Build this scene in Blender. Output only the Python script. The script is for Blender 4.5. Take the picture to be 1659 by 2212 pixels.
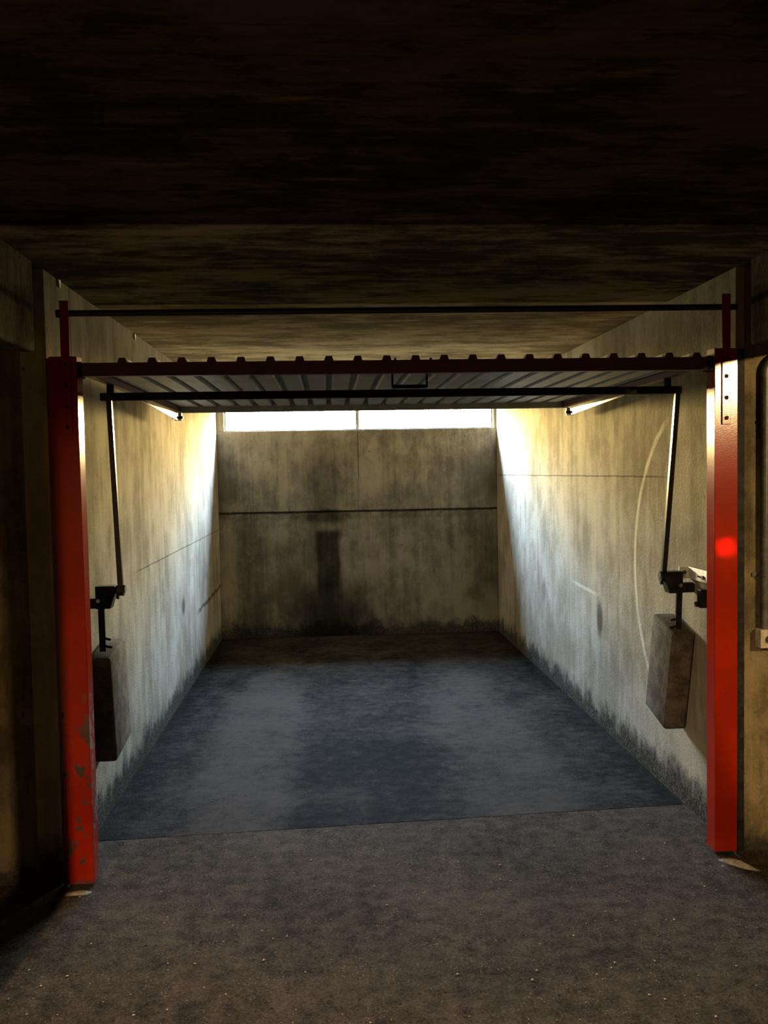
import bpy, bmesh, math, random
from mathutils import Vector, Matrix
random.seed(7)
SC = bpy.context.scene
for o in list(bpy.data.objects): bpy.data.objects.remove(o)
COL = SC.collection

# ------------------------------------------------------------------ camera
F_PX, IMG_W, IMG_H = 1850.0, 1659, 2212
YAW, PITCH, ROLL, CAM_Z = 0.06289541, 0.04635242, 0.01802825, 1.62478
XL, XR, YB, ZC, YP = -1.094, 1.676, 8.50, 2.439, 3.412      # side walls, back wall, ceiling, post face
fw = Vector((math.sin(YAW)*math.cos(PITCH), math.cos(YAW)*math.cos(PITCH), -math.sin(PITCH)))
rt = Vector((math.cos(YAW), -math.sin(YAW), 0)); dn = fw.cross(rt)
r2 = rt*math.cos(ROLL) + dn*math.sin(ROLL); d2 = dn*math.cos(ROLL) - rt*math.sin(ROLL)
cd = bpy.data.cameras.new('camera'); cam = bpy.data.objects.new('camera', cd); COL.objects.link(cam)
cd.sensor_fit = 'VERTICAL'; cd.sensor_height = 36.0; cd.sensor_width = 27.0
cd.lens = F_PX/IMG_H*36.0; cd.clip_start = 0.05; cd.clip_end = 200
M = Matrix((r2, -d2, -fw)).transposed().to_4x4(); M.translation = Vector((0, 0, CAM_Z))
cam.matrix_world = M; SC.camera = cam

# ------------------------------------------------------------------ sky, lamps, exposure
SC.view_settings.view_transform = 'Standard'; SC.view_settings.look = 'None'
SC.view_settings.gamma = 1.0; SC.view_settings.use_curve_mapping = False
SC.view_settings.exposure = 2.0
SC.cycles.use_denoising = True
SC.cycles.max_bounces = 5; SC.cycles.diffuse_bounces = 3; SC.cycles.glossy_bounces = 3
SC.cycles.use_adaptive_sampling = True; SC.cycles.adaptive_threshold = 0.02
SC.cycles.sample_clamp_indirect = 3.0
SC.cycles.caustics_reflective = False; SC.cycles.caustics_refractive = False

w = bpy.data.worlds.new('sky'); SC.world = w; w.use_nodes = True
nt = w.node_tree; nt.nodes.clear()
tc = nt.nodes.new('ShaderNodeTexCoord'); sx = nt.nodes.new('ShaderNodeSeparateXYZ')
cr = nt.nodes.new('ShaderNodeValToRGB'); mr = nt.nodes.new('ShaderNodeMapRange')
bg = nt.nodes.new('ShaderNodeBackground'); wo = nt.nodes.new('ShaderNodeOutputWorld')
nt.links.new(tc.outputs['Generated'], sx.inputs[0]); nt.links.new(sx.outputs['Z'], mr.inputs['Value'])
mr.inputs['From Min'].default_value = -1; mr.inputs['From Max'].default_value = 1
nt.links.new(mr.outputs[0], cr.inputs[0]); nt.links.new(cr.outputs[0], bg.inputs[0]); nt.links.new(bg.outputs[0], wo.inputs[0])
SKY = 205.0
def el(z): return (z+1)/2
stops = [(el(-1), (.105, .082, .046)), (el(-.05), (.105, .082, .046)), (el(.0), (.13, .10, .052)), (el(.06), (.74, .53, .215)), (el(.14), (.70, .53, .27)),
         (el(.27), (.60, .56, .46)), (el(.42), (.44, .57, .76)), (el(1), (.24, .40, .68))]
ce_ = cr.color_ramp.elements
ce_[0].position = 0.0; ce_[0].color = (*stops[0][1], 1); ce_[1].position = 1.0; ce_[1].color = (*stops[-1][1], 1)
for p_, c_ in stops[1:-1]: e_ = ce_.new(p_); e_.color = (*c_, 1)
bg.inputs['Strength'].default_value = SKY

def area(name, loc, size, size_y, power, color, rot=(0, 0, 0), portal=False, spread=None):
    l = bpy.data.lights.new(name, 'AREA'); l.shape = 'RECTANGLE'; l.size = size; l.size_y = size_y
    l.energy = power; l.color = color
    if portal: l.cycles.is_portal = True
    if spread is not None: l.spread = spread
    o = bpy.data.objects.new(name, l); o.location = loc; o.rotation_euler = rot; COL.objects.link(o); return o
WARM = (1.0, .66, .34)
area('window_portal', (.313, YB+.15, 2.184), 2.72, .30, 1, (1, 1, 1), (math.radians(-90), 0, 0), portal=True)
LS = math.radians(168)
area('aisle_lamp', (-1.19, -1.2, 2.38), .08, .6, 108, WARM, spread=LS)        # ceiling tubes of the aisle
area('aisle_lamp', (-1.62, -1.2, 2.38), .16, .6, 44, WARM, spread=LS)
def spot(name, loc, target, power, color, cone, blend, radius):
    l = bpy.data.lights.new(name, 'SPOT'); l.energy = power; l.color = color; l.spot_size = math.radians(cone)
    l.spot_blend = blend; l.shadow_soft_size = radius
    o = bpy.data.objects.new(name, l); o.location = loc; COL.objects.link(o)
    o.rotation_euler = (Vector(target)-Vector(loc)).to_track_quat('-Z', 'Y').to_euler(); return o
spot('aisle_spot', (3.24, .02, 2.36), (3.25, 3.45, 1.50), 130, (1, .68, .30), 56, .08, .05)   # lamp under the aisle ceiling, right
spot('tail_lamp', (3.30, -.10, .96), (1.620, YP, 1.290), 26, (1, .004, .002), 1.3, .6, .02)      # rear lamp of a parked car

# ------------------------------------------------------------------ materials
class NT:
    def __init__(s, name):
        s.c = {}; s.m = bpy.data.materials.new(name); s.m.use_nodes = True; s.t = s.m.node_tree
        s.b = s.t.nodes['Principled BSDF']; g = s.t.nodes.new('ShaderNodeNewGeometry'); s.pos = g.outputs['Position']
        sp = s.n('ShaderNodeSeparateXYZ'); s.l(s.pos, sp.inputs[0]); s.x, s.y, s.z = sp.outputs
    def n(s, k): return s.t.nodes.new(k)
    def l(s, a, b): s.t.links.new(a, b)
    def put(s, sock, v):
        if hasattr(v, 'is_output'): s.l(v, sock)
        else: sock.default_value = v
    def math(s, op, a, b=0.0, c=None, clamp=False):
        q = s.n('ShaderNodeMath'); q.operation = op; q.use_clamp = clamp; s.put(q.inputs[0], a); s.put(q.inputs[1], b)
        if c is not None: s.put(q.inputs[2], c)
        return q.outputs[0]
    def noise(s, scale, detail=6, rough=.6, stretch=None, off=(0, 0, 0), dist=0):
        k = (scale, detail, rough, stretch, off, dist)
        if k not in s.c: s.c[k] = s._noise(*k)
        return s.c[k]
    def _noise(s, scale, detail, rough, stretch, off, dist):
        mp = s.n('ShaderNodeMapping'); s.l(s.pos, mp.inputs[0]); mp.inputs['Location'].default_value = off
        if stretch: mp.inputs['Scale'].default_value = stretch
        q = s.n('ShaderNodeTexNoise'); s.l(mp.outputs[0], q.inputs['Vector'])
        q.inputs['Scale'].default_value = scale; q.inputs['Detail'].default_value = detail
        q.inputs['Roughness'].default_value = rough; q.inputs['Distortion'].default_value = dist
        return q.outputs['Fac']
    def vor(s, scale, stretch=None, feature='F1'):
        mp = s.n('ShaderNodeMapping'); s.l(s.pos, mp.inputs[0])
        if stretch: mp.inputs['Scale'].default_value = stretch
        q = s.n('ShaderNodeTexVoronoi'); q.feature = feature; s.l(mp.outputs[0], q.inputs['Vector']); q.inputs['Scale'].default_value = scale
        return q.outputs['Distance']
    def rng(s, v, a, b, c=0.0, d=1.0, smooth=True):
        q = s.n('ShaderNodeMapRange'); q.interpolation_type = 'SMOOTHSTEP' if smooth else 'LINEAR'
        s.put(q.inputs[0], v)
        for i, k in enumerate((a, b, c, d)): s.put(q.inputs[i+1], k)
        return q.outputs[0]
    def mix(s, f, a, b, mode='MIX'):
        q = s.n('ShaderNodeMix'); q.data_type = 'RGBA'; q.blend_type = mode; q.clamp_factor = True
        s.put(q.inputs['Factor'], f)
        for k, v in (('A', a), ('B', b)):
            sock = [i for i in q.inputs if i.name == k and i.type == 'RGBA'][0]
            s.put(sock, v if hasattr(v, 'is_output') else (*v, 1))
        return [o for o in q.outputs if o.type == 'RGBA'][0]
    def dark(s, f, col, amt):          # darken col by (1-amt) where f = 1
        return s.mix(f, col, s.mix(1.0, col, (amt, amt, amt), 'MULTIPLY'))
    def line(s, v, at, half, wob=0.0, nscale=6.0):  # 1 on a thin line v = at
        d = s.math('SUBTRACT', v, at)
        if wob: d = s.math('ADD', d, s.math('MULTIPLY', s.math('SUBTRACT', s.noise(7.0, 3), .5), wob))
        return s.rng(s.math('ABSOLUTE', d), half*.5, half, 1, 0)
    def blob(s, a, a0, ra, b, b0, rb, wob=.6, nscale=5.0, soft=.5):
        da = s.math('DIVIDE', s.math('SUBTRACT', a, a0), ra); db = s.math('DIVIDE', s.math('SUBTRACT', b, b0), rb)
        r = s.math('SQRT', s.math('ADD', s.math('MULTIPLY', da, da), s.math('MULTIPLY', db, db)))
        r = s.math('ADD', r, s.math('MULTIPLY', s.math('SUBTRACT', s.noise(7.0 if nscale > 5 else 3.0, 3), .5), wob*2))
        return s.rng(r, 1-soft, 1+soft, 1, 0)
    def bump(s, h, strength, dist=.02):
        q = s.n('ShaderNodeBump'); q.inputs['Strength'].default_value = strength; q.inputs['Distance'].default_value = dist
        s.l(h, q.inputs['Height']); s.l(q.outputs[0], s.b.inputs['Normal'])
    def out(s, col, rough=.8, metal=0.0, spec=None):
        s.put(s.b.inputs['Base Color'], col if hasattr(col, 'is_output') else (*col, 1))
        s.put(s.b.inputs['Roughness'], rough); s.put(s.b.inputs['Metallic'], metal)
        if spec is not None: s.b.inputs['Specular IOR Level'].default_value = spec
        return s.m

def wall_concrete(name, lo=(.185, .168, .128), hi=(.335, .311, .252), damp_shade=.19, extra=None):
    s = NT(name)
    big = s.noise(1.7, 4, .6); mid = s.noise(8, 5, .72, stretch=(1, 1, .55), dist=.3)
    st = s.noise(1.0, 4, .65, stretch=(11, 11, .55)); fine = s.noise(75, 3, .7)
    v = s.math('ADD', s.math('MULTIPLY', big, .55), s.math('MULTIPLY', mid, .42))
    v = s.math('ADD', v, s.math('MULTIPLY', st, .34)); v = s.math('ADD', v, s.math('MULTIPLY', fine, .13))
    col = s.mix(s.rng(v, .58, .86), lo, hi)
    pits = s.rng(s.vor(9, (1, 1, .6)), .035, .075, 1, 0)
    pits = s.math('MULTIPLY', pits, s.rng(mid, .48, .58))
    col = s.dark(pits, col, .28)
    if damp_shade:
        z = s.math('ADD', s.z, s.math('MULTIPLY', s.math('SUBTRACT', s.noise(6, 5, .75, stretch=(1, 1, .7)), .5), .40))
        band = s.rng(z, damp_shade*.35, damp_shade*1.05, 1, 0)
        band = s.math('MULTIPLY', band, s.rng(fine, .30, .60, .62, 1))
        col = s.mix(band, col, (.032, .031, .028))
    h = fine
    if extra:
        col, h = extra(s, col, h)
    s.bump(h, .35, .012)
    return s.out(col, .9, 0, .0)

def ex_right(s, col, h):
    ln = s.math('MULTIPLY', s.line(s.z, 1.577, .006, .012), s.rng(s.y, 4.0, 4.4))
    col = s.dark(ln, col, .5)
    dy = s.math('SUBTRACT', s.y, 3.77); dz = s.math('SUBTRACT', s.z, 1.10)
    r = s.math('SQRT', s.math('ADD', s.math('MULTIPLY', dy, dy), s.math('MULTIPLY', dz, dz)))
    arc = s.math('MULTIPLY', s.line(r, .85, .022, .02, 3), s.rng(s.noise(6, 4, off=(9, 0, 0)), .25, .6, .45, 1))
    arc = s.math('MULTIPLY', arc, s.rng(s.y, 4.1, 4.3))
    col = s.mix(s.math('MULTIPLY', arc, .5), col, (.72, .69, .60))
    col = s.dark(s.blob(s.y, 5.25, .055, s.z, .675, .10, .5, 14), col, .35)
    col = s.dark(s.blob(s.y, 6.65, .06, s.z, .66, .09, .6, 16), col, .55)
    # scrape of a bumper: a sloping pale line
    t = s.math('ADD', s.z, s.math('MULTIPLY', s.math('SUBTRACT', s.y, 5.58), -.03))
    sc = s.math('MULTIPLY', s.line(t, .835, .016, .02), s.math('MULTIPLY', s.rng(s.y, 5.2, 5.45), s.rng(s.y, 5.65, 5.95, 1, 0)))
    col = s.mix(s.math('MULTIPLY', sc, .3), col, (.72, .70, .62))
    return col, h
def ex_left(s, col, h):
    ln = s.math('MULTIPLY', s.line(s.z, 1.09, .005, .014), s.rng(s.y, 4.6, 5.2)); col = s.dark(ln, col, .45)
    col = s.dark(s.blob(s.y, 6.36, .06, s.z, .66, .07, .4, 16), col, .35)
    t = s.math('ADD', s.z, s.math('MULTIPLY', s.math('SUBTRACT', s.y, 7.4), -.02))
    m = s.math('MULTIPLY', s.line(t, .515, .022, .05, 9), s.rng(s.y, 6.9, 7.2)); col = s.dark(m, col, .4)
    col = s.dark(s.math('MULTIPLY', s.line(s.y, 3.78, .012, .02), .8), col, .4)
    return col, h
def ex_back(s, col, h):
    seam = s.line(s.z, 1.245, .016, .03, 5); col = s.dark(seam, col, .35)
    rough = s.math('MULTIPLY', s.rng(s.z, 1.15, 1.19), s.rng(s.z, 1.235, 1.25, 1, 0))
    rough = s.math('MULTIPLY', rough, s.rng(s.noise(11, 6, .7, off=(2, 0, 4)), .42, .6)); col = s.dark(rough, col, .62)
    col = s.dark(s.math('MULTIPLY', s.line(s.x, .289, .006, .01), s.rng(s.z, 1.5, 1.62)), col, .4)
    # damp run down the wall, spreading at the foot
    wx = s.math('ADD', s.x, s.math('MULTIPLY', s.math('SUBTRACT', s.noise(3.0, 3), .5), .10))
    a = s.math('MULTIPLY', s.rng(s.math('ABSOLUTE', s.math('ADD', wx, .03)), .09, .15, 1, 0), s.math('MULTIPLY', s.rng(s.z, .25, .55), s.rng(s.z, 1.02, 1.09, 1, 0)))
    col = s.dark(s.math('MULTIPLY', a, .92), col, .18)
    b = s.blob(s.x, .03, .42, s.z, .05, .42, .5, 4, .6); col = s.dark(b, col, .25)
    c = s.blob(s.x, -.05, .2, s.z, 1.55, .42, .6, 4, .6); col = s.dark(c, col, .55)
    d = s.blob(s.x, -.03, .22, s.z, 1.2, .07, .5, 8, .5); col = s.dark(d, col, .35)
    return col, h

M_WR = wall_concrete('concrete_right', extra=ex_right)
M_WL = wall_concrete('concrete_left', extra=ex_left)
M_WB = wall_concrete('concrete_back', lo=(.095, .091, .078), hi=(.235, .224, .192), damp_shade=.17, extra=ex_back)  # band at the foot paints in the light falloff along with dirt
M_WF = wall_concrete('concrete_front', lo=(.06, .049, .028), hi=(.20, .162, .092), damp_shade=.10)
M_BEAM = wall_concrete('concrete_beam', lo=(.045, .039, .031), hi=(.16, .14, .11), damp_shade=0)

def ceiling_mat(name, lo, hi, pl):
    s = NT(name)
    st = s.noise(1.0, 5, .72, stretch=(2.0, 5.0, 1)); st2 = s.noise(1.0, 4, .65, stretch=(7, 26, 1), off=(4, 2, 0))
    big = s.noise(1.1, 3); fine = s.noise(60, 3, .7)
    v = s.math('ADD', s.math('MULTIPLY', st, .6), s.math('MULTIPLY', st2, .30))
    v = s.math('ADD', v, s.math('ADD', s.math('MULTIPLY', big, .3), s.math('MULTIPLY', fine, .1)))
    col = s.mix(s.rng(v, .57, .75), lo, hi)
    knot = s.math('MULTIPLY', s.rng(s.vor(5, (1, 3, 1)), .06, .12, 1, 0), s.rng(s.noise(3, 2), .5, .6)); col = s.dark(knot, col, .45)
    pale = s.rng(s.noise(1.0, 6, .7, stretch=(1.8, 9, 1), off=(11, 3, 0)), .60, .72); col = s.mix(s.math('MULTIPLY', pale, .6), col, pl)
    # board joints every 11 cm, faint
    fr = s.math('FRACT', s.math('DIVIDE', s.math('ADD', s.y, s.math('MULTIPLY', s.noise(1.5, 3), .02)), .115))
    j = s.rng(s.math('ABSOLUTE', s.math('SUBTRACT', fr, .5)), .44, .49); col = s.dark(s.math('MULTIPLY', j, .6), col, .6)
    s.bump(fine, .12, .006)
    return s.out(col, .9, 0, .0)
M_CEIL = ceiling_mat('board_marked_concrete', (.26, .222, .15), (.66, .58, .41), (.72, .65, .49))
M_CEIL_MID = ceiling_mat('half_shaded_board_marked_concrete', (.055, .049, .034), (.25, .224, .165), (.42, .37, .27))  # darker copy for the bay mouth, light falloff put into the colour
M_CEIL_AISLE = ceiling_mat('shaded_board_marked_concrete', (.016, .0118, .0098), (.062, .047, .038), (.16, .128, .094))  # darkest copy, loss of light above the aisle painted in

def garage_floor_mat():
    s = NT('worn_floor_concrete')
    big = s.noise(2.2, 5, .7); mid = s.noise(12, 5, .75, stretch=(1, 1.3, 1)); fine = s.noise(70, 4, .75)
    v = s.math('ADD', s.math('MULTIPLY', big, .42), s.math('ADD', s.math('MULTIPLY', mid, .5), s.math('MULTIPLY', fine, .40)))
    # paler strips worn by tyres
    t1 = s.math('MULTIPLY', s.blob(s.x, -.47, .27, s.y, 5.2, 1.9, .35, 4, .35), .14)
    t2 = s.math('MULTIPLY', s.blob(s.x, .92, .32, s.y, 5.1, 1.9, .35, 4, .35), .12)
    v = s.math('ADD', v, s.math('ADD', t1, t2))
    oil = s.blob(s.x, .28, .55, s.y, 4.75, .42, .6, 3, .5); v = s.math('SUBTRACT', v, s.math('MULTIPLY', oil, .09))
    oil2 = s.blob(s.x, .25, .45, s.y, 3.95, .3, .7, 3, .6); v = s.math('SUBTRACT', v, s.math('MULTIPLY', oil2, .05))
    col = s.mix(s.rng(v, .50, .90), (.0036, .0032, .0028), (.056, .0475, .0390))
    sp = s.rng(s.noise(34, 4, .7, off=(1, 5, 0)), .62, .70); col = s.dark(s.math('MULTIPLY', sp, .8), col, .4)
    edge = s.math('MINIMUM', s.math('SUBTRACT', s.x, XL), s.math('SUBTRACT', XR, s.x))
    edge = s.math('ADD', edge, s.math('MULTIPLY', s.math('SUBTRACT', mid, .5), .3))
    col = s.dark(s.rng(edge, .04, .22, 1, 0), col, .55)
    s.bump(fine, .6, .01)
    return s.out(col, .9, 0, .03)
M_FLOOR = garage_floor_mat()

def aisle_mat():
    s = NT('rough_aisle_concrete')
    big = s.noise(1.8, 3, .65); mid = s.noise(14, 5, .75); fine = s.noise(95, 4, .75)
    v = s.math('ADD', s.math('MULTIPLY', big, .25), s.math('ADD', s.math('MULTIPLY', mid, .5), s.math('MULTIPLY', fine, .5)))
    col = s.mix(s.rng(v, .46, .82), (.016, .0128, .0096), (.106, .084, .063))
    agg = s.rng(s.vor(75), .12, .22, 1, 0); agg = s.math('MULTIPLY', agg, s.rng(s.noise(6, 4, off=(3, 7, 0)), .46, .60))
    col = s.mix(s.math('MULTIPLY', agg, .8), col, (.24, .19, .14))
    hole = s.math('MULTIPLY', s.rng(s.vor(26), .10, .20, 1, 0), s.rng(s.noise(4, 3, off=(8, 1, 0)), .5, .6)); col = s.dark(hole, col, .35)
    s.bump(fine, .9, .012)
    return s.out(col, .9, 0, .03)
M_AISLE = aisle_mat()

def red_mat():
    s = NT('red_gloss_paint')
    big = s.noise(3, 5); col = s.mix(s.rng(big, .35, .7), (.21, .011, .002), (.30, .017, .0025))
    ob = s.math('MULTIPLY', s.rng(s.noise(15, 4, .6, stretch=(1, 1, .8)), .57, .60), s.rng(s.math('ADD', s.z, s.math('MULTIPLY', s.x, .45)), .05, .55, 1, .0))
    foot = s.rng(s.math('ADD', s.z, s.math('MULTIPLY', s.noise(30, 3), .06)), .03, .06, 1, 0)
    chip = s.math('MAXIMUM', ob, foot); col = s.mix(chip, col, (.035, .018, .014))
    s.bump(s.noise(180, 3), .06, .004)
    return s.out(col, s.rng(chip, 0, 1, .17, .75), 0, .5)
M_RED = red_mat()
def plain(name, a, b, rough, metal, scale=20, spec=.5, bump=.05):
    s = NT(name); n = s.noise(scale, 3, .65); f = s.noise(scale*6, 2, .6)
    col = s.mix(s.rng(s.math('ADD', s.math('MULTIPLY', n, .7), s.math('MULTIPLY', f, .3)), .38, .64), a, b)
    s.bump(f, bump, .004)
    return s.out(col, rough, metal, spec)
M_STEEL = plain('dark_oiled_steel', (.008, .0075, .007), (.022, .020, .018), .6, 0, 20, .12)
M_GALV = plain('galvanised_steel', (.50, .49, .45), (.72, .71, .67), .34, .95, 30)
M_RODS = plain('worn_dark_steel', (.008, .008, .0075), (.022, .021, .02), .3, 0, 30)
M_BAR = plain('black_iron_bar', (.012, .011, .010), (.03, .026, .022), .45, .4)
M_SHEET = plain('grey_painted_sheet', (.20, .215, .225), (.30, .315, .32), .5, .1, 6)
M_DARKRED = plain('dull_red_rail_paint', (.09, .034, .034), (.13, .046, .044), .45, 0, 12)
M_BLOCK = plain('cast_concrete_weight', (.055, .047, .037), (.12, .105, .085), .9, 0, 14, .05, .3)
M_PLATE = plain('zinc_plate', (.55, .54, .50), (.75, .74, .69), .5, .6, 40)
M_CONDUIT = plain('grey_conduit', (.04, .041, .038), (.085, .085, .078), .45, .1, 30)
M_BOX = plain('dusty_grey_box', (.30, .27, .21), (.48, .44, .36), .6, 0, 40)
M_KNOB = plain('dark_knob', (.02, .02, .018), (.05, .045, .04), .4, 0, 40)
M_RIVET = plain('rusty_bolt', (.035, .018, .009), (.07, .036, .018), .8, 0, 60, .1)
M_MORTAR = plain('pale_mortar', (.16, .145, .12), (.32, .29, .25), .9, 0, 25, .3, .5)
M_FRAME = plain('window_frame_paint', (.16, .15, .13), (.26, .24, .21), .6, 0, 20)
M_CHIP = plain('pale_stone_chip', (.30, .25, .20), (.62, .55, .47), .8, 0, 300, .3, .2)
def glass_mat():
    m = bpy.data.materials.new('clear_window_glass'); m.use_nodes = True; t = m.node_tree; t.nodes.clear()
    o = t.nodes.new('ShaderNodeOutputMaterial'); mx = t.nodes.new('ShaderNodeMixShader'); mx.inputs[0].default_value = .04
    tr = t.nodes.new('ShaderNodeBsdfTransparent'); gl = t.nodes.new('ShaderNodeBsdfGlossy'); gl.inputs['Roughness'].default_value = .03
    no = t.nodes.new('ShaderNodeTexNoise'); no.inputs['Scale'].default_value = 8; rp = t.nodes.new('ShaderNodeValToRGB')
    rp.color_ramp.elements[0].color = (.84, .85, .84, 1); rp.color_ramp.elements[1].color = (.95, .96, .95, 1)
    t.links.new(no.outputs['Fac'], rp.inputs[0]); t.links.new(rp.outputs[0], tr.inputs[0])
    t.links.new(tr.outputs[0], mx.inputs[1]); t.links.new(gl.outputs[0], mx.inputs[2])
    t.links.new(mx.outputs[0], o.inputs[0]); return m
M_GLASS = glass_mat()

# ------------------------------------------------------------------ mesh helpers
def box(bm, x0, x1, y0, y1, z0, z1, bevel=0.0, mat=None, seg=1):
    g = bmesh.ops.create_cube(bm, size=1.0)['verts']
    for v in g: v.co = Vector(((x0+x1)/2+v.co.x*(x1-x0), (y0+y1)/2+v.co.y*(y1-y0), (z0+z1)/2+v.co.z*(z1-z0)))
    if bevel:
        es = list({e for v in g for e in v.link_edges})
        bmesh.ops.bevel(bm, geom=es, offset=bevel, segments=seg, affect='EDGES', profile=.5)
    return bm
def rod(bm, a, b, r, n=16, r2=None):
    a, b = Vector(a), Vector(b); d = b-a
    g = bmesh.ops.create_cone(bm, cap_ends=True, segments=n, radius1=r, radius2=r if r2 is None else r2, depth=d.length)['verts']
    q = d.to_track_quat('Z', 'Y').to_matrix().to_4x4(); q.translation = (a+b)/2
    bmesh.ops.transform(bm, matrix=q, verts=g); return bm
def flat(bm, a, b, wx, t, bevel=.002):        # rectangular bar from a to b, wx wide along x, t thick
    a, b = Vector(a), Vector(b); d = b-a; L = d.length; z = d.normalized()
    x = (Vector((1, 0, 0))-z*z.x).normalized(); y = z.cross(x)
    tmp = bmesh.new(); box(tmp, -wx/2, wx/2, -t/2, t/2, -L/2, L/2, bevel)
    m = Matrix((x, y, z)).transposed().to_4x4(); m.translation = (a+b)/2
    bmesh.ops.transform(tmp, matrix=m, verts=tmp.verts)
    me = bpy.data.meshes.new('t'); tmp.to_mesh(me); bm.from_mesh(me); tmp.free(); bpy.data.meshes.remove(me); return bm
def prism(bm, poly, axis, a, b, bevel=0):      # extrude a 2-D polygon along an axis ('x': (y,z), 'y': (x,z), 'z': (x,y))
    def P(p, t): return {'x': (t, p[0], p[1]), 'y': (p[0], t, p[1]), 'z': (p[0], p[1], t)}[axis]
    v0 = [bm.verts.new(P(p, a)) for p in poly]; v1 = [bm.verts.new(P(p, b)) for p in poly]
    n = len(poly); fs = [bm.faces.new(v0[::-1]), bm.faces.new(v1)]
    for i in range(n): fs.append(bm.faces.new((v0[i], v0[(i+1) % n], v1[(i+1) % n], v1[i])))
    bmesh.ops.recalc_face_normals(bm, faces=fs)
    if bevel:
        es = list({e for f in fs for e in f.edges}); bmesh.ops.bevel(bm, geom=es, offset=bevel, segments=2, affect='EDGES', profile=.5)
    return bm
def tube(bm, pts, r, n=12):
    pts = [Vector(p) for p in pts]; rings = []
    for i, p in enumerate(pts):
        d = (pts[min(i+1, len(pts)-1)]-pts[max(i-1, 0)]).normalized()
        u = d.cross(Vector((0, 1, 0))); u = u.normalized() if u.length > 1e-3 else Vector((1, 0, 0)); v = d.cross(u)
        rings.append([bm.verts.new(p+u*math.cos(2*math.pi*k/n)*r+v*math.sin(2*math.pi*k/n)*r) for k in range(n)])
    for a, b in zip(rings, rings[1:]):
        for k in range(n): bm.faces.new((a[k], a[(k+1) % n], b[(k+1) % n], b[k]))
    bm.faces.new(rings[0][::-1]); bm.faces.new(rings[-1]); bmesh.ops.recalc_face_normals(bm, faces=bm.faces); return bm
def obj(name, bm, mat, parent=None, smooth=False, label=None):
    me = bpy.data.meshes.new(name)
    if parent is not None:
        off = parent.matrix_basis.translation.copy()
        if parent.parent is not None: off = off + parent.parent.matrix_basis.translation
        bmesh.ops.translate(bm, verts=bm.verts, vec=-off)
    bm.to_mesh(me); bm.free(); me.materials.append(mat)
    if smooth:
        for p in me.polygons: p.use_smooth = True
        try: me.set_sharp_from_angle(angle=math.radians(40))
        except Exception: pass
    o = bpy.data.objects.new(name, me); COL.objects.link(o)
    if parent is not None: o.parent = parent
    if label: o['label'] = label
    return o
def tag(o, label, cat, group=None, kind=None):
    o['label'] = label; o['category'] = cat
    if group: o['group'] = group
    if kind: o['kind'] = kind
    return o
def thing(name, loc, label, cat, group=None):
    o = bpy.data.objects.new(name, None); o.location = loc; o.empty_display_size = .1; COL.objects.link(o); bpy.context.view_layer.update()
    return tag(o, label, cat, group)
def struct(name, bm, mat, label, cat, parent=None):
    o = obj(name, bm, mat, parent)
    if parent is None: tag(o, label, cat, kind='structure')
    return o
B = bmesh.new

# ------------------------------------------------------------------ the setting
T = .22                                    # wall thickness
YF = 3.445                                 # face of the front piers
XA, YA = 7.6, -6.2                         # ends of the aisle
# garage slab and aisle slab meet in a slightly skewed joint
ja, jb = (XL-.3, 3.815), (XR+.3, 3.972)
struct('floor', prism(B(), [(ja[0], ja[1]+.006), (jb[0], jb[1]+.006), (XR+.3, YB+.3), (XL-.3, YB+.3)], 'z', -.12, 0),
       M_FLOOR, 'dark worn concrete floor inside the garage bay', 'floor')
aisle = prism(B(), [(-XA, YA), (XA, YA), (XA, YF+.05), (jb[0], YF+.05), jb, ja, (ja[0], YF+.05), (-XA, YF+.05)], 'z', -.12, 0)
struct('floor_aisle', aisle, M_AISLE, 'rough brown concrete floor of the aisle in front of the bay', 'floor')
box(bm := B(), ja[0], jb[0], 3.7, 4.1, -.16, -.012)
struct('floor_joint', bm, M_STEEL, 'dark joint line between the two floor slabs', 'floor')
struct('wall_left', box(B(), XL-T, XL, YF+.001, YB+.14, 0, ZC), M_WL, 'stained concrete side wall on the left of the bay', 'wall')
struct('wall_right', box(B(), XR, XR+T, YF+.001, YB+.14, 0, ZC), M_WR, 'stained concrete side wall on the right of the bay', 'wall')
# back wall: two pours, the upper one holding the slit window
WX0, WX1, WZ0, WZ1 = -1.022, 1.646, 2.052, 2.315
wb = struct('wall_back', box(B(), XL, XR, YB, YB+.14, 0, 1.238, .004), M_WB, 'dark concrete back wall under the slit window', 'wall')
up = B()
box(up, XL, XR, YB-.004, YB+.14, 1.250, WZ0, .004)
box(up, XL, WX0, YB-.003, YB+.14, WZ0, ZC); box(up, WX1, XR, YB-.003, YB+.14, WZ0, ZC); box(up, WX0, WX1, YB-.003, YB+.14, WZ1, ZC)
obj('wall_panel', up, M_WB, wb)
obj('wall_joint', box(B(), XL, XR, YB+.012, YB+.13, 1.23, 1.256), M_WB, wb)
# ceiling: cast panels with joints across the bay
ce = struct('ceiling', box(B(), -XA-.1, XA+.1, YA-.1, YB+.14, ZC+.012, ZC+.25), M_CEIL, 'board-marked concrete ceiling, with shade painted in towards the aisle', 'ceiling')
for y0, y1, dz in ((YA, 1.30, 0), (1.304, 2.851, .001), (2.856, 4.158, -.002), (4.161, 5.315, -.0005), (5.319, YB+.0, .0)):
    obj('ceiling_panel', box(B(), -XA if y1 < 3 else XL-.45, XA if y1 < 3 else XR+.45, y0, y1, ZC+dz, ZC+.06), M_CEIL_AISLE if y1 < 3 else M_CEIL_MID if y1 < 5 else M_CEIL, ce)
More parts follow.
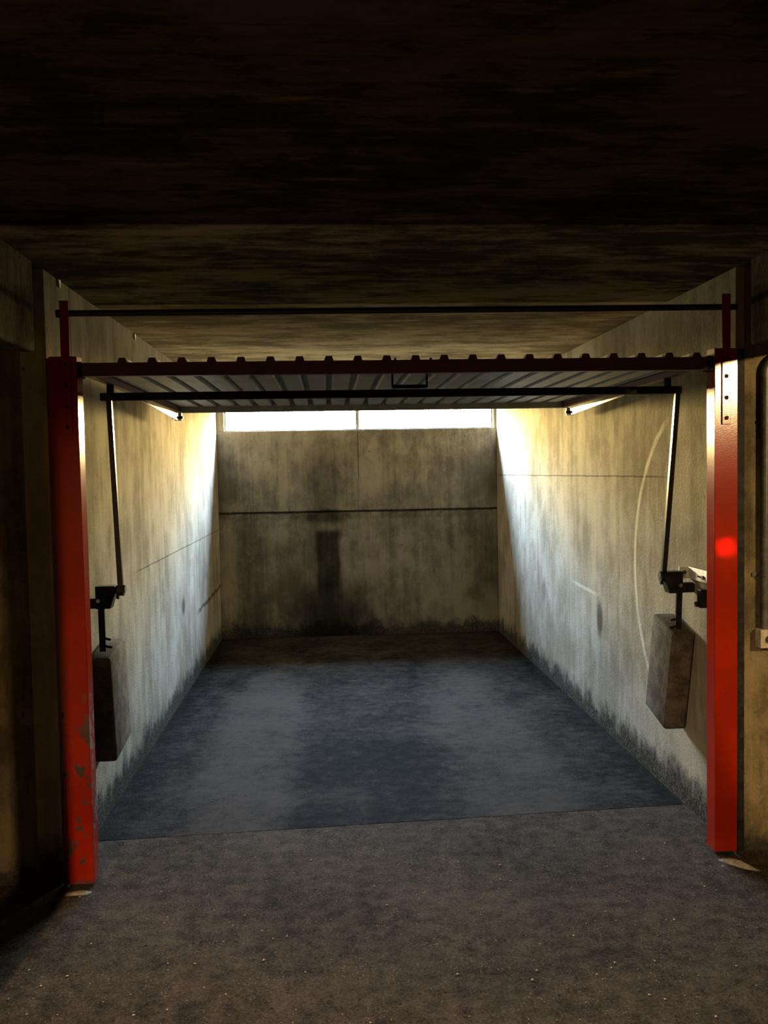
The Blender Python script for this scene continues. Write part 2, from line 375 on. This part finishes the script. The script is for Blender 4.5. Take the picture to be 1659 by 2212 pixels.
# front piers either side of the opening, and the walls that close the aisle
def pier(name, x0, x1, lab): struct(name, box(B(), x0, x1, YF, YF+T, 0, ZC+.03), M_WF, lab, 'wall')
pier('wall_front_left', -XA, XL-.10, 'dark concrete front wall left of the bay opening')
pier('wall_front_right', XR+.036, XA, 'ochre lit concrete front wall right of the bay opening')
struct('wall_recess', box(B(), XL-.10, XL-.001, YF+.004, YF+T, 0, ZC+.03), M_WF, 'narrow concrete wall end behind the left post', 'wall')
struct('wall_aisle_back', box(B(), -XA, XA, YA-.2, YA, 0, ZC+.03), M_WF, 'concrete wall across the aisle behind the viewer', 'wall')
struct('wall_aisle_left', box(B(), -XA-.2, -XA, YA-.2, YF+T, 0, ZC+.03), M_WF, 'concrete wall closing the aisle on the left', 'wall')
struct('wall_aisle_right', box(B(), XA, XA+.2, YA-.2, YF+T, 0, ZC+.03), M_WF, 'concrete wall closing the aisle on the right', 'wall')
# downstand beams that run from the piers out over the aisle, on square columns
def beam(name, x0, x1, lab): struct(name, box(B(), x0, x1, 2.0, 3.325, 2.10, ZC+.02, .012, seg=3), M_BEAM, lab, 'beam')
beam('trim_1', XL-.26, XL, 'concrete ceiling beam at the upper left, in front of the left post')
beam('trim_2', XR, XR+.26, 'concrete ceiling beam at the upper right, in front of the right post')
struct('wall_column_left', box(B(), XL-.26, XL, 2.0, 2.50, 0, 2.10), M_WF, 'square concrete column under the left beam', 'column')
struct('wall_column_right', box(B(), XR, XR+.26, 2.0, 2.50, 0, 2.10), M_WF, 'square concrete column under the right beam', 'column')

# slit window
win = bpy.data.objects.new('window_1', None); win.location = (.312, YB+.07, WZ0); COL.objects.link(win)
tag(win, 'bright slit window of two panes under the ceiling', 'window', kind='structure'); bpy.context.view_layer.update()
fr = B(); y0, y1 = YB+.055, YB+.085
box(fr, WX0, WX1, y0, y1, WZ0, WZ0+.012); box(fr, WX0, WX1, y0, y1, WZ1-.02, WZ1)
box(fr, WX0, WX0+.014, y0, y1, WZ0+.012, WZ1-.02); box(fr, WX1-.014, WX1, y0, y1, WZ0+.012, WZ1-.02)
obj('window_frame', fr, M_FRAME, win)
obj('mullion', box(B(), .272, .306, y0-.01, y1, WZ0+.012, WZ1-.02, .002), M_FRAME, win)
obj('pane', box(B(), WX0+.014, .272, YB+.068, YB+.072, WZ0+.012, WZ1-.02), M_GLASS, win)
obj('pane', box(B(), .306, WX1-.014, YB+.068, YB+.072, WZ0+.012, WZ1-.02), M_GLASS, win)

# ------------------------------------------------------------------ red door posts
def door_post(x0, x1, zb, zt, sx0, sx1, stop, inner, label, bolts):
    t = thing('door_post', ((x0+x1)/2, YP+.02, 0), label, 'post', 'red steel posts of the door frame')
    D = YF-YP
    body = B()                              # channel: face, two flanges
    box(body, x0, x1, YP, YP+.005, zb, zt, .0015)
    box(body, x0, x0+.005, YP+.005, YP+D-.002, zb, zt); box(body, x1-.005, x1, YP+.005, YP+D-.002, zb, zt)
    obj('channel', body, M_RED, t)
    obj('bounce_blocker', box(B(), x0+.006, x1-.006, YP+.006, YP+.008, zb, zt-.002), M_STEEL, t)  # added dark plate, keeps red bounce off the counterweights
    fl = B()                                # inner return that guides the door
    xi = x1 if inner > 0 else x0
    box(fl, min(xi, xi-.004*inner), max(xi, xi-.004*inner), YP+D-.002, YP+.075, zb, zt+.002)
    obj('guide_flange', fl, M_RED, t)
    st = obj('strap', box(B(), sx0, sx1, YP-.007, YP-.0002, 1.795, stop, .0012), M_RED, t, label='narrow drilled strap that rises above the post')
    for z in bolts:
        obj('bolt', rod(B(), ((sx0+sx1)/2, YP-.007, z), ((sx0+sx1)/2, YP-.0090, z), .0085, 14), M_RIVET, st)
    xo = XL if inner > 0 else XR
    e0, e1 = sorted((xo-.001*inner if False else xo+.0005*inner, x0+.002 if inner > 0 else x1-.002))
    obj('leak_filler', box(B(), e0, e1, YP+.020, YP+.026, 0, zt-.004), M_DARKRED, t)  # added filler, stops window light leaking between post and wall
    if inner < 0:
        obj('gap_shade_strip', box(B(), x1+.001, XR+.0355, YF-.006, YF-.0005, 0, zt, .001), M_STEEL, t, label='dark strip standing in for the shaded gap between the post and the wall')  # dark part added to draw the shade of the gap
    ft = B(); box(ft, x0+.012, x1-.010, YP+.006, YP+D-.004, 0, zb+.01); obj('foot', ft, M_STEEL, t)
    return t
door_post(-1.076, -.969, .006, 2.095, -1.026, -.992, 2.308, 1, 'red steel door post on the left, scuffed and rusted near its foot', (2.06, 1.98, 1.90, 1.82))
door_post(1.573, 1.669, .016, 2.104, 1.601, 1.636, 2.322, -1, 'red steel door post on the right, brightly lit at its top', (2.070, 1.990, 1.903, 1.821))

# cross bar between the straps
t = thing('cross_bar', (.3, YP+.006, 2.26), 'black round iron bar spanning the opening above the door', 'bar')
obj('round_bar', rod(B(), (-1.0, YP+.0135, 2.262), (1.670, YP+.0135, 2.272), .0125, 16), M_BAR, t, True)
obj('end_nut', rod(B(), (-1.043, YP+.0135, 2.2615), (-1.0, YP+.0135, 2.262), .016, 6), M_STEEL, t)

# ------------------------------------------------------------------ raised door
DX0, DX1, DY0, DY1 = -.962, 1.556, YP+.002, YP+2.12
t = thing('garage_door', (.3, YP+1.0, 2.02), 'raised up-and-over garage door of ribbed grey sheet with a dark red front rail', 'door')
fr = B(); box(fr, DX0, DX1, DY0, DY0+.004, 2.018, 2.070, .001); box(fr, DX0, DX1, DY0+.004, DY0+.038, 2.066, 2.070); box(fr, DX0, DX1, DY0+.004, DY0+.032, 2.018, 2.022)
obj('front_rail', fr, M_DARKRED, t)
for xa, xb in ((DX0, DX0+.035), (DX1-.035, DX1)):
    obj('side_rail', box(B(), xa, xb, DY0+.04, DY1-.04, 2.026, 2.056, .002), M_DARKRED, t)
obj('rear_rail', box(B(), DX0, DX1, DY1-.038, DY1, 2.022, 2.091, .002), M_SHEET, t)
# ribbed sheet: trapezoid ribs standing up
sh = B(); prof = [(DX0, 2.060)]; ribs = [-.796+.1148*k for k in range(21)]
for x in ribs: prof += [(x-.019, 2.060), (x-.012, 2.088), (x+.012, 2.088), (x+.019, 2.060)]
prof.append((DX1, 2.060)); ya, yb = DY0+.040, DY1-.04
lo = .0016
rows = []
for y in (ya, yb):
    rows.append([sh.verts.new((x, y, z)) for x, z in prof]); rows.append([sh.verts.new((x, y, z-lo)) for x, z in prof])
for i in range(len(prof)-1):
    sh.faces.new((rows[0][i], rows[0][i+1], rows[2][i+1], rows[2][i])); sh.faces.new((rows[1][i+1], rows[1][i], rows[3][i], rows[3][i+1]))
    sh.faces.new((rows[0][i+1], rows[0][i], rows[1][i], rows[1][i+1])); sh.faces.new((rows[2][i], rows[2][i+1], rows[3][i+1], rows[3][i]))
bmesh.ops.recalc_face_normals(sh, faces=sh.faces)
sheet = obj('ribbed_sheet', sh, M_SHEET, t)
for x in ribs:                              # folded ends of the ribs over the front rail
    obj('rib_end', prism(B(), [(x-.0185, 2.0705), (x+.0185, 2.0705), (x+.0125, 2.088), (x-.0125, 2.088)], 'y', DY0+.001, DY0+.0395), M_DARKRED, sheet)
obj('cross_tube', box(B(), -.985, 1.598, 3.795, 3.825, 1.956, 1.990, .003), M_STEEL, t)
for x in (DX0+.02, DX1-.02):
    obj('hanger_lug', box(B(), x-.014, x+.014, 3.800, 3.820, 1.990, 2.058, .001), M_STEEL, t)
# pull handle under the front rail
h = obj('pull_handle', box(B(), .262, .402, YP+.052, YP+.066, 1.962, 1.977, .004, seg=2), M_STEEL, t)
for x in (.262, .402): obj('handle_post', rod(B(), (x, YP+.059, 1.966), (x, YP+.059, 2.060), .0045, 10), M_STEEL, h)
for x in (.2715, .4145): obj('bolt', rod(B(), (x, YP+.02, 2.070), (x, YP+.02, 2.079), .005, 8), M_STEEL, t)
# guide arms at the rear corners, with clevis and bolt
for sgn, x in ((1, -.940), (-1, 1.560)):
    a = obj('guide_arm', prism(B(), [(4.45, 2.016), (4.45, 2.006), (5.40, 1.972), (5.43, 1.972), (5.43, 2.014)], 'x', x-.004, x+.004, .001), M_GALV, t)
    obj('clevis', box(B(), x-.030*(sgn > 0)-.004*(sgn < 0), x+.004*(sgn > 0)+.030*(sgn < 0), 5.425, 5.47, 1.985, 2.02, .002), M_GALV, a)
    obj('bolt', rod(B(), (x-.034, 5.45, 1.990), (x+.034, 5.45, 1.990), .009, 10), M_STEEL, a)
    obj('end_plate', box(B(), x-.022, x+.022, 5.475, 5.482, 1.972, 2.022), M_GALV, a)
for x0, x1 in ((DX0-.006, DX0+.012), (DX1-.012, DX1+.014)):
    obj('corner_block', box(B(), x0, x1, YP-.001, YP+.05, 2.012, 2.074, .002), M_STEEL, t)

# ------------------------------------------------------------------ counterweights
def counterweight(s, xw, label, xin, xout, c, ang, size, pin, rod_a, rod_b, hang):
    """s = +1 on the left (inside towards +x), -1 on the right"""
    t = thing('counterweight', ((xin+xout)/2, 3.85, 1.10), label, 'counterweight', 'counterweights of the raised door')
    # shaft from the wall, lever head
    xo = xw+s*.004
    obj('shaft', box(B(), min(xo, xin+s*.0), max(xo, xin), 3.83, 3.872, 1.046, 1.090, .003), M_STEEL, t)
    hx0, hx1 = xin-s*.056, xin+s*.030
    pl = [(hx0, 1.145), (hx1, 1.145), (hx1, 1.118), (hx1-s*.022, 1.045), (hx0, 1.045)]
    head = obj('lever_head', prism(B(), pl, 'y', 3.822, 3.880, .003), M_STEEL, t)
    obj('bolt', rod(B(), (hx0+s*.014, 3.822, 1.082), (hx0+s*.014, 3.812, 1.082), .009, 6), M_GALV, head)
    obj('bolt', rod(B(), (hx1, 3.85, 1.092), (hx1+s*.012, 3.85, 1.092), .009, 6), M_STEEL, head)
    obj('pin', rod(B(), (hx1-s*.01, 3.85, 1.128), (pin, 3.85, 1.128), .017, 14), M_STEEL, t)
    eye = obj('rod_eye', rod(B(), (rod_a[0]-.016, 3.85, 1.122), (rod_a[0]+.016, 3.85, 1.122), .024, 14), M_STEEL, t)
    obj('lever_rod', flat(B(), rod_a, rod_b, .022, .024, .002), M_RODS, t)
    # hanger and the weight itself, swung back a little
    obj('hanger', flat(B(), (hang[0], 3.85, 1.07), (hang[0]-s*.0, hang[1], hang[2]), .028, .012, .001), M_STEEL, t)
    wd, dp, ht = abs(xin-xout), size[0], size[1]
    bm = B(); box(bm, -wd/2, wd/2, -dp/2, dp/2, -ht/2, ht/2, .016, seg=3)
    m = Matrix.Rotation(ang, 4, 'X'); m.translation = Vector(((xin+xout)/2, c[0], c[1])); bmesh.ops.transform(bm, matrix=m, verts=bm.verts)
    w_ = obj('weight_block', bm, M_BLOCK, t, True)
    for dx, dz in ((.020, .03), (.026, -.005)):
        obj('hook', rod(B(), (hang[0]+s*.008, hang[1]-.004, hang[2]+.03+dz), (hang[0]+s*(.016+dx), hang[1]-.004, hang[2]+.022+dz), .0055, 8), M_STEEL, w_)
    return t
tl = counterweight(1, XL, 'concrete counterweight hanging on a dark lever beside the left post', -.984, -1.086, (4.00, .600), math.radians(7.5), (.30, .49),
              -.914, (-.934, 3.85, 1.118), (-.942, 3.780, 1.986), (-1.022, 3.855, .85))
tr = counterweight(-1, XR, 'concrete counterweight hanging on a dark lever beside the right post', 1.557, 1.664, (3.985, .648), math.radians(13), (.258, .492),
              1.512, (1.530, 3.85, 1.118), (1.572, 3.780, 1.986), (1.606, 3.868, .86))
# pale angle plate that carries the right lever
t = thing('angle_bracket', (XR-.004, 3.80, 1.13), 'pale zinc angle bracket bolted to the wall above the right lever', 'bracket')
obj('plate', box(B(), XR-.007, XR-.001, 3.70, 3.905, 1.103, 1.157, .001), M_PLATE, t)
obj('fold', box(B(), XR-.050, XR-.001, 3.898, 3.905, 1.103, 1.157, .001), M_PLATE, t)
obj('hole', rod(B(), (XR-.025, 3.8975, 1.132), (XR-.025, 3.8955, 1.132), .009, 10), M_KNOB, t)
for y in (3.735, 3.765, 3.785): obj('bolt', rod(B(), (XR-.007, y, 1.125), (XR-.013, y, 1.125), .009 if y < 3.75 else .004, 8), M_KNOB, t)
t = thing('support_bracket', (XR-.02, 3.70, 1.03), 'small dark steel bracket under the right lever shaft', 'bracket')
obj('leg', box(B(), XR-.040, XR-.002, 3.69, 3.73, .995, 1.075, .003), M_STEEL, t)
obj('bolt', rod(B(), (XR-.040, 3.71, 1.010), (XR-.056, 3.71, 1.010), .012, 8), M_STEEL, t)

# ------------------------------------------------------------------ conduit and switch box on the right front wall
t = thing('conduit_pipe', (1.79, YF-.02, .95), 'dark conduit pipe bending at its top on the right front wall', 'pipe')
cx, cy, R, zt = 1.790, YF-.022, .075, 2.000
pts = [(cx, cy, .945), (cx, cy, 1.5), (cx, cy, zt)]+[(cx+R-R*math.cos(a), cy, zt+R*math.sin(a)) for a in [math.radians(d) for d in range(10, 91, 10)]]+[(2.3, cy, zt+R)]
obj('pipe', tube(B(), pts, .0175, 14), M_CONDUIT, t, True)
cl = obj('clip', rod(B(), (cx, cy, 1.166), (cx, cy, 1.180), .0225, 14), M_CONDUIT, t, True)
for sx_ in (-1, 1): obj('clip_ear', box(B(), cx+sx_*.034-.012, cx+sx_*.034+.012, YF-.008, YF-.001, 1.165, 1.181, .001), M_CONDUIT, cl)
obj('clip', rod(B(), (cx, cy, 1.80), (cx, cy, 1.812), .0205, 14), M_CONDUIT, t, True)
t = thing('switch_box', (1.80, YF-.02, .87), 'square dusty switch box with a round knob under the conduit pipe', 'switch')
obj('housing', box(B(), 1.759, 1.837, YF-.050, YF-.001, .870, .948, .004, seg=2), M_BOX, t)
kb = obj('knob', rod(B(), (1.796, YF-.050, .909), (1.796, YF-.060, .909), .0155, 20), M_KNOB, t, True)
obj('knob_cap', rod(B(), (1.796, YF-.060, .909), (1.796, YF-.068, .909), .007, 14, .005), M_BOX, kb, True)

# ------------------------------------------------------------------ mortar at the post feet
def mound(name, cx, cy, rx, ry, h, rot, lab):
    bm = B(); rings, seg = 5, 20; rr = []
    for i in range(rings+1):
        f = i/rings; ring = []
        for k in range(seg):
            a = 2*math.pi*k/seg; wob = 1+.10*math.sin(3*a+cx*9)+.08*math.sin(5*a+1)
            x, y = f*rx*wob*math.cos(a), f*ry*wob*math.sin(a)
            ring.append((cx+x*math.cos(rot)-y*math.sin(rot), cy+x*math.sin(rot)+y*math.cos(rot), h*(1-f**1.6)+.0005+(random.random()-.5)*h*.18*(0 < f < 1)))
        rr.append([bm.verts.new(p) for p in ring] if i else [bm.verts.new((cx, cy, h))])
    for k in range(seg): bm.faces.new((rr[0][0], rr[1][k], rr[1][(k+1) % seg]))
    for a, b in zip(rr[1:], rr[2:]):
        for k in range(seg): bm.faces.new((a[k], b[k], b[(k+1) % seg], a[(k+1) % seg]))
    bm.faces.new(rr[-1][::-1])
    tag(obj(name, bm, M_MORTAR, None, True), lab, 'mortar')
mound('mortar_patch', 1.632, 3.332, .080, .030, .016, math.radians(-50), 'pale patch of mortar on the floor at the right post foot')
mound('mortar_patch', -1.015, 3.352, .050, .022, .006, math.radians(5), 'faint grey patch of mortar on the floor at the left post foot')

# ------------------------------------------------------------------ loose grit on the aisle floor
gm = B()
for i in range(620):
    x = random.uniform(-1.05, 1.65); y = 2.1+2.1*random.random()**1.2
    if y > 3.85: continue
    if y > 3.36 and (x < -.95 or x > 1.52): continue
    s = random.choice((.0015, .002, .002, .0025, .003, .005)) if y < 3.6 else .003
    c = Vector((x, y, s*.4)); vs = [gm.verts.new(c+Vector((random.uniform(.6, 1.3)*s*a, random.uniform(.6, 1.3)*s*b, random.uniform(.3, .8)*s*e)))
         for a, b, e in ((1, 0, 0), (-.6, .8, 0), (-.6, -.8, 0), (0, 0, 1))]
    for f in ((0, 1, 3), (1, 2, 3), (2, 0, 3), (0, 2, 1)): gm.faces.new([vs[k] for k in f])
bmesh.ops.recalc_face_normals(gm, faces=gm.faces)
tag(obj('grit', gm, M_CHIP), 'pale grit and stone chips scattered on the aisle floor', 'grit', kind='stuff')

# ------------------------------------------------------------------ two pale clips where the left wall meets the ceiling
for y, lab in ((3.63, 'small pale clip at the ceiling edge above the left post'), (5.00, 'small pale clip at the ceiling edge above the left end of the door')):
    bm = B(); prism(bm, [(y-.012, 2.436), (y+.012, 2.436), (y+.003, 2.405), (y-.003, 2.405)], 'x', XL+.001, XL+.008)
    tag(obj('wall_clip', bm, M_PLATE), lab, 'clip')
